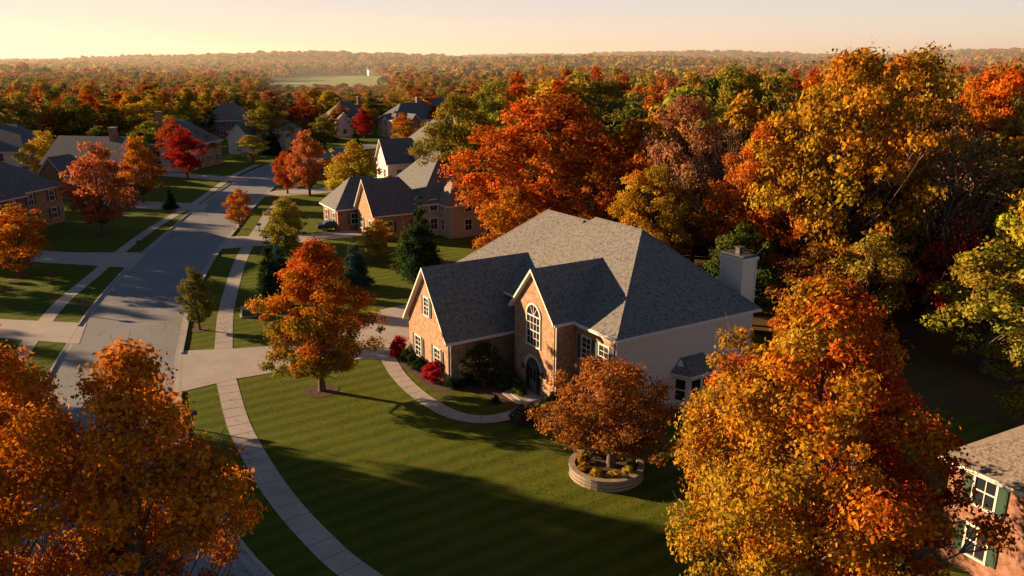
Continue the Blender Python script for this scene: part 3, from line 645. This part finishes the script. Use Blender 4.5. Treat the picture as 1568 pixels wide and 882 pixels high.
def patch(seed):
    g=np.random.default_rng(seed); nt_=70; Ps=[];Cs=[]
    for k in range(nt_):
        cx,cy=g.uniform(-50,50,2); R_=g.uniform(4.5,8); H_=g.uniform(9,16); n=90
        d=g.normal(size=(n,3)); d/=np.linalg.norm(d,axis=1)[:,None]; d[:,2]=np.abs(d[:,2])*1.0-.15
        p=np.stack([cx+d[:,0]*R_*g.uniform(.6,1.05,n),cy+d[:,1]*R_*g.uniform(.6,1.05,n),H_-R_*.8+d[:,2]*R_*.9],-1)
        c=np.array(pal[g.integers(len(pal))])*g.uniform(.8,1.2); col=c[None,:]*g.uniform(.65,1.3,(n,1))
        Ps.append(np.concatenate([p,d],1)); Cs.append(col)
    A=np.concatenate(Ps); C=np.concatenate(Cs); nl=len(A); Pn=A[:,:3]; nr=A[:,3:]+g.normal(size=(nl,3))*.5; nr/=np.linalg.norm(nr,axis=1)[:,None]
    u=np.cross(nr,g.normal(size=(nl,3))); u/=np.linalg.norm(u,axis=1)[:,None]; v=np.cross(nr,u); s=g.uniform(.9,1.9,nl)[:,None]
    q=np.stack([Pn+u*s,Pn+v*s*.8,Pn-u*s,Pn-v*s*.8],1).reshape(-1,3)
    me=bpy.data.meshes.new('canopy'); me.from_pydata(q.tolist(),[],np.arange(nl*4).reshape(-1,4).tolist()); me.materials.append(M['leaf'])
    ca=me.color_attributes.new('Col','FLOAT_COLOR','POINT'); cc=np.ones((nl*4,4),np.float32); cc[:,:3]=np.repeat(C,4,axis=0); ca.data.foreach_set('color',cc.ravel()); return me
PT=[patch(100+k) for k in range(4)]
y=660.
while y<4200:
    st=92 if y<1800 else 150
    x=-(.7*y+80)
    while x<.7*y+80:
        if not(640<y<1230 and abs(x+.222*y)<.05*y+45):
            o=bpy.data.objects.new('canopy',rr_.choice(PT)); FC.objects.link(o); o.location=(x+rr_.uniform(-8,8),y+rr_.uniform(-8,8),float(hz(x,y))+rr_.uniform(-1.5,2.))
            k=st/92.; o.scale=(k*1.08,k*1.08,rr_.uniform(.9,1.3)); o.rotation_euler=(0,0,rr_.choice([0,1.57,3.14,4.71])+rr_.uniform(-.1,.1))
        x+=st
    y+=st
fe=bpy.data.objects.new('forest',None); COL.objects.link(fe); fe.instance_type='COLLECTION'; fe.instance_collection=FC
g=np.random.default_rng(5); n=8000
cx=[(-14.7,56,5),(5.7,43.6,5.5),(13,31,7),(-2,45,14),(-12,42,10),(-29,72,5)]
pts=[];
for k in range(n):
    c=cx[g.integers(len(cx))]; pts.append((c[0]+g.normal()*c[2]*.8,c[1]+g.normal()*c[2]*.7))
pts=np.array(pts); a=g.uniform(0,6.28,n); s=g.uniform(.025,.06,n)
V=np.zeros((n,4,3)); 
for k in range(4):
    an=a+k*math.pi/2; V[:,k,0]=pts[:,0]+np.cos(an)*s; V[:,k,1]=pts[:,1]+np.sin(an)*s*.8; V[:,k,2]=.045+g.uniform(0,.03,n)
me=bpy.data.meshes.new('fallen_leaves'); me.from_pydata(V.reshape(-1,3).tolist(),[],np.arange(n*4).reshape(-1,4).tolist()); me.materials.append(M['leaf'])
ca=me.color_attributes.new('Col','FLOAT_COLOR','POINT'); cc=np.ones((n*4,4),np.float32); cs=np.array([GD,OR,RU,RU,(.3,.12,.04)])[g.integers(0,5,n)]; cc[:,:3]=np.repeat(cs,4,axis=0); ca.data.foreach_set('color',cc.ravel())
o=bpy.data.objects.new('fallen_leaves',me); COL.objects.link(o)

# ------------------------------------------------------------------ street furniture
def mailbox(x,y,rz):
    E=empty('mailbox',(x,y,0),rz); b=B(); b.box(-.05,.05,-.05,.05,0,1.0,'metal'); b.box(-.05,.05,-.3,.3,1.0,1.06,'metal'); b.obj('post',E)
    b=B(); n=8; pr=[(-.13,0),(.13,0)]+[(.13*math.cos(t),.14+.13*math.sin(t)) for t in np.linspace(0,math.pi,n)]
    for k in range(len(pr)):
        p,q=pr[k],pr[(k+1)%len(pr)]; b.poly([(p[0],-.3,1.06+p[1]),(q[0],-.3,1.06+q[1]),(q[0],.3,1.06+q[1]),(p[0],.3,1.06+p[1])],'metal')
    for yy in (-.3,.3): b.poly([(p[0],yy,1.06+p[1]) for p in pr],'metal')
    b.box(.13,.15,-.1,-.05,1.2,1.45,'brick_r'); b.obj('box',E)
mailbox(-21.6,49.4,2.1); mailbox(-49.3,102.9,1.8); mailbox(-42,74.5,1.9); mailbox(-37,114.5,1.8)
E=empty('utility_box',(-25.9,74.6,0),.4); b=B(); b.box(-.8,.8,-.6,.6,0,.12,'kerb'); b.box(-.65,.65,-.5,.5,.12,.75,'shutter_g')
b.poly([(-.68,-.53,.76),(.68,-.53,.76),(.68,.53,.9),(-.68,.53,.9)],'shutter_g'); b.box(-.02,.02,-.52,-.5,.2,.7,'metal'); b.obj('cabinet',E)
M['carpaint']=plain('car_paint',(.03,.032,.036),.25,.05,.6); M['tyre']=plain('tyre',(.02,.02,.02),.9); M['lamp']=plain('lamp_red',(.35,.02,.02),.3)
E=empty('parked_car',(-26.6,116.4,0),math.radians(20)); b=B()
side=[(-2.3,.35),(-2.35,.75),(-2.2,.95),(-1.5,1.0),(-.9,1.42),(.6,1.45),(1.3,1.0),(2.1,.88),(2.3,.7),(2.3,.35)]
for k in range(len(side)):
    p,q=side[k],side[(k+1)%len(side)]; m_='glass' if k in (3,5) else 'carpaint'
    wp=.88 if p[1]<1.1 else .68; wq=.88 if q[1]<1.1 else .68
    b.poly([(p[0],-wp,p[1]),(q[0],-wq,q[1]),(q[0],wq,q[1]),(p[0],wp,p[1])],m_)
for s_ in (-1,1):
    b.poly([(p[0],s_*.88,p[1]) for p in side if p[1]<1.1],'carpaint'); b.poly([(-1.5,s_*.885,1.0),(1.3,s_*.885,1.0),(.6,s_*.685,1.44),(-.9,s_*.685,1.41)],'glass')
    b.poly([(-.1,s_*.89,1.0),(0,s_*.89,1.0),(0,s_*.69,1.44),(-.1,s_*.69,1.44)],'carpaint')
    b.box(-2.36,-2.3,s_*.75-.12,s_*.75+.12,.7,.88,'lamp')
b.obj('body',E); b=B()
for wx in (-1.4,1.45):
    for s_ in (-1,1):
        for k in range(16):
            a0,a1=2*math.pi*k/16,2*math.pi*(k+1)/16; r=.33
            b.poly([(wx+r*math.cos(a0),s_*.9,.33+r*math.sin(a0)),(wx+r*math.cos(a1),s_*.9,.33+r*math.sin(a1)),(wx+r*math.cos(a1),s_*.68,.33+r*math.sin(a1)),(wx+r*math.cos(a0),s_*.68,.33+r*math.sin(a0))],'tyre')
        b.poly([(wx+.33*math.cos(a),s_*.9,.33+.33*math.sin(a)) for a in np.linspace(0,2*math.pi,17)[:-1]],'tyre'); b.poly([(wx+.2*math.cos(a),s_*.905,.33+.2*math.sin(a)) for a in np.linspace(0,2*math.pi,13)[:-1]],'kerb')
b.obj('wheels',E)
for x,y in ((-205,1225),(-190,1230)):
    z=float(hz(x,y)); E=empty('white_barn',(x,y,z),.4); b=B(); b.box(-9,9,-6,6,-2,9,'white'); gable(b,-10,10,-7,7,9,14,'roof','white'); b.obj('walls_and_roof',E)

# ------------------------------------------------------------------ distant haze (real, thin scattering air over the far hills)
m,nt,out=newmat('haze_air'); vs=N(nt,'ShaderNodeVolumePrincipled'); vs.inputs['Color'].default_value=(.98,.90,.80,1); vs.inputs['Density'].default_value=.00024; vs.inputs['Anisotropy'].default_value=.3
nt.links.new(vs.outputs[0],out.inputs['Volume']); M['haze']=m
b=B(); b.box(-5000,5000,300,6300,-60,110,'haze'); b.obj('haze')

# ------------------------------------------------------------------ light, sky, camera
el=math.radians(12); az=Vector((-.94,.34,0)).normalized(); to=Vector((az.x*math.cos(el),az.y*math.cos(el),math.sin(el)))
L=bpy.data.lights.new('sun','SUN'); L.energy=14.5; L.angle=math.radians(.5); L.color=(1,.68,.38)
lo=bpy.data.objects.new('sun',L); COL.objects.link(lo); lo.rotation_euler=to.to_track_quat('Z','Y').to_euler(); lo.location=(-60,20,60)
w=bpy.data.worlds.new('World'); scene.world=w; w.use_nodes=True; nt=w.node_tree; nt.nodes.clear()
sk=nt.nodes.new('ShaderNodeTexSky'); sk.sky_type='NISHITA'; sk.sun_disc=False; sk.sun_elevation=el; sk.sun_rotation=math.atan2(az.x,az.y); sk.dust_density=.8; sk.air_density=1.0; sk.ozone_density=2.5; sk.altitude=100
tc=nt.nodes.new('ShaderNodeTexCoord'); sp_=nt.nodes.new('ShaderNodeSeparateXYZ'); nt.links.new(tc.outputs['Generated'],sp_.inputs[0])
crp=nt.nodes.new('ShaderNodeValToRGB'); e=crp.color_ramp.elements; e[0].position=0; e[0].color=(.93,.76,.59,1); e[1].position=.28; e[1].color=(.13,.21,.35,1)
x_=e.new(.035); x_.color=(.89,.79,.68,1); x_=e.new(.085); x_.color=(.70,.735,.76,1); x_=e.new(.13); x_.color=(.36,.45,.56,1)
nt.links.new(sp_.outputs[2],crp.inputs[0])
sc_=N(nt,'ShaderNodeVectorMath',operation='SCALE'); sc_.inputs['Scale'].default_value=.05; nt.links.new(sk.outputs[0],sc_.inputs[0])
fa=N(nt,'ShaderNodeMapRange'); fa.inputs[1].default_value=.07; fa.inputs[2].default_value=.4; fa.inputs[3].default_value=.95; fa.inputs[4].default_value=.35; nt.links.new(sp_.outputs[2],fa.inputs[0])
mx=mixcol(nt,fa.outputs[0],sc_.outputs[0],crp.outputs[0])
bg=nt.nodes.new('ShaderNodeBackground'); bg.inputs[1].default_value=1.0; wo=nt.nodes.new('ShaderNodeOutputWorld')
nt.links.new(mx,bg.inputs[0]); nt.links.new(bg.outputs[0],wo.inputs[0])
cam=bpy.data.cameras.new('camera'); cam.sensor_width=36; cam.lens=36*1219/1568; cam.clip_end=12000
co=bpy.data.objects.new('camera',cam); COL.objects.link(co); co.location=(0,0,24); co.rotation_euler=(math.radians(90-15.85),0,0); scene.camera=co
scene.view_settings.view_transform='Standard'; scene.view_settings.look='None'; scene.view_settings.exposure=0
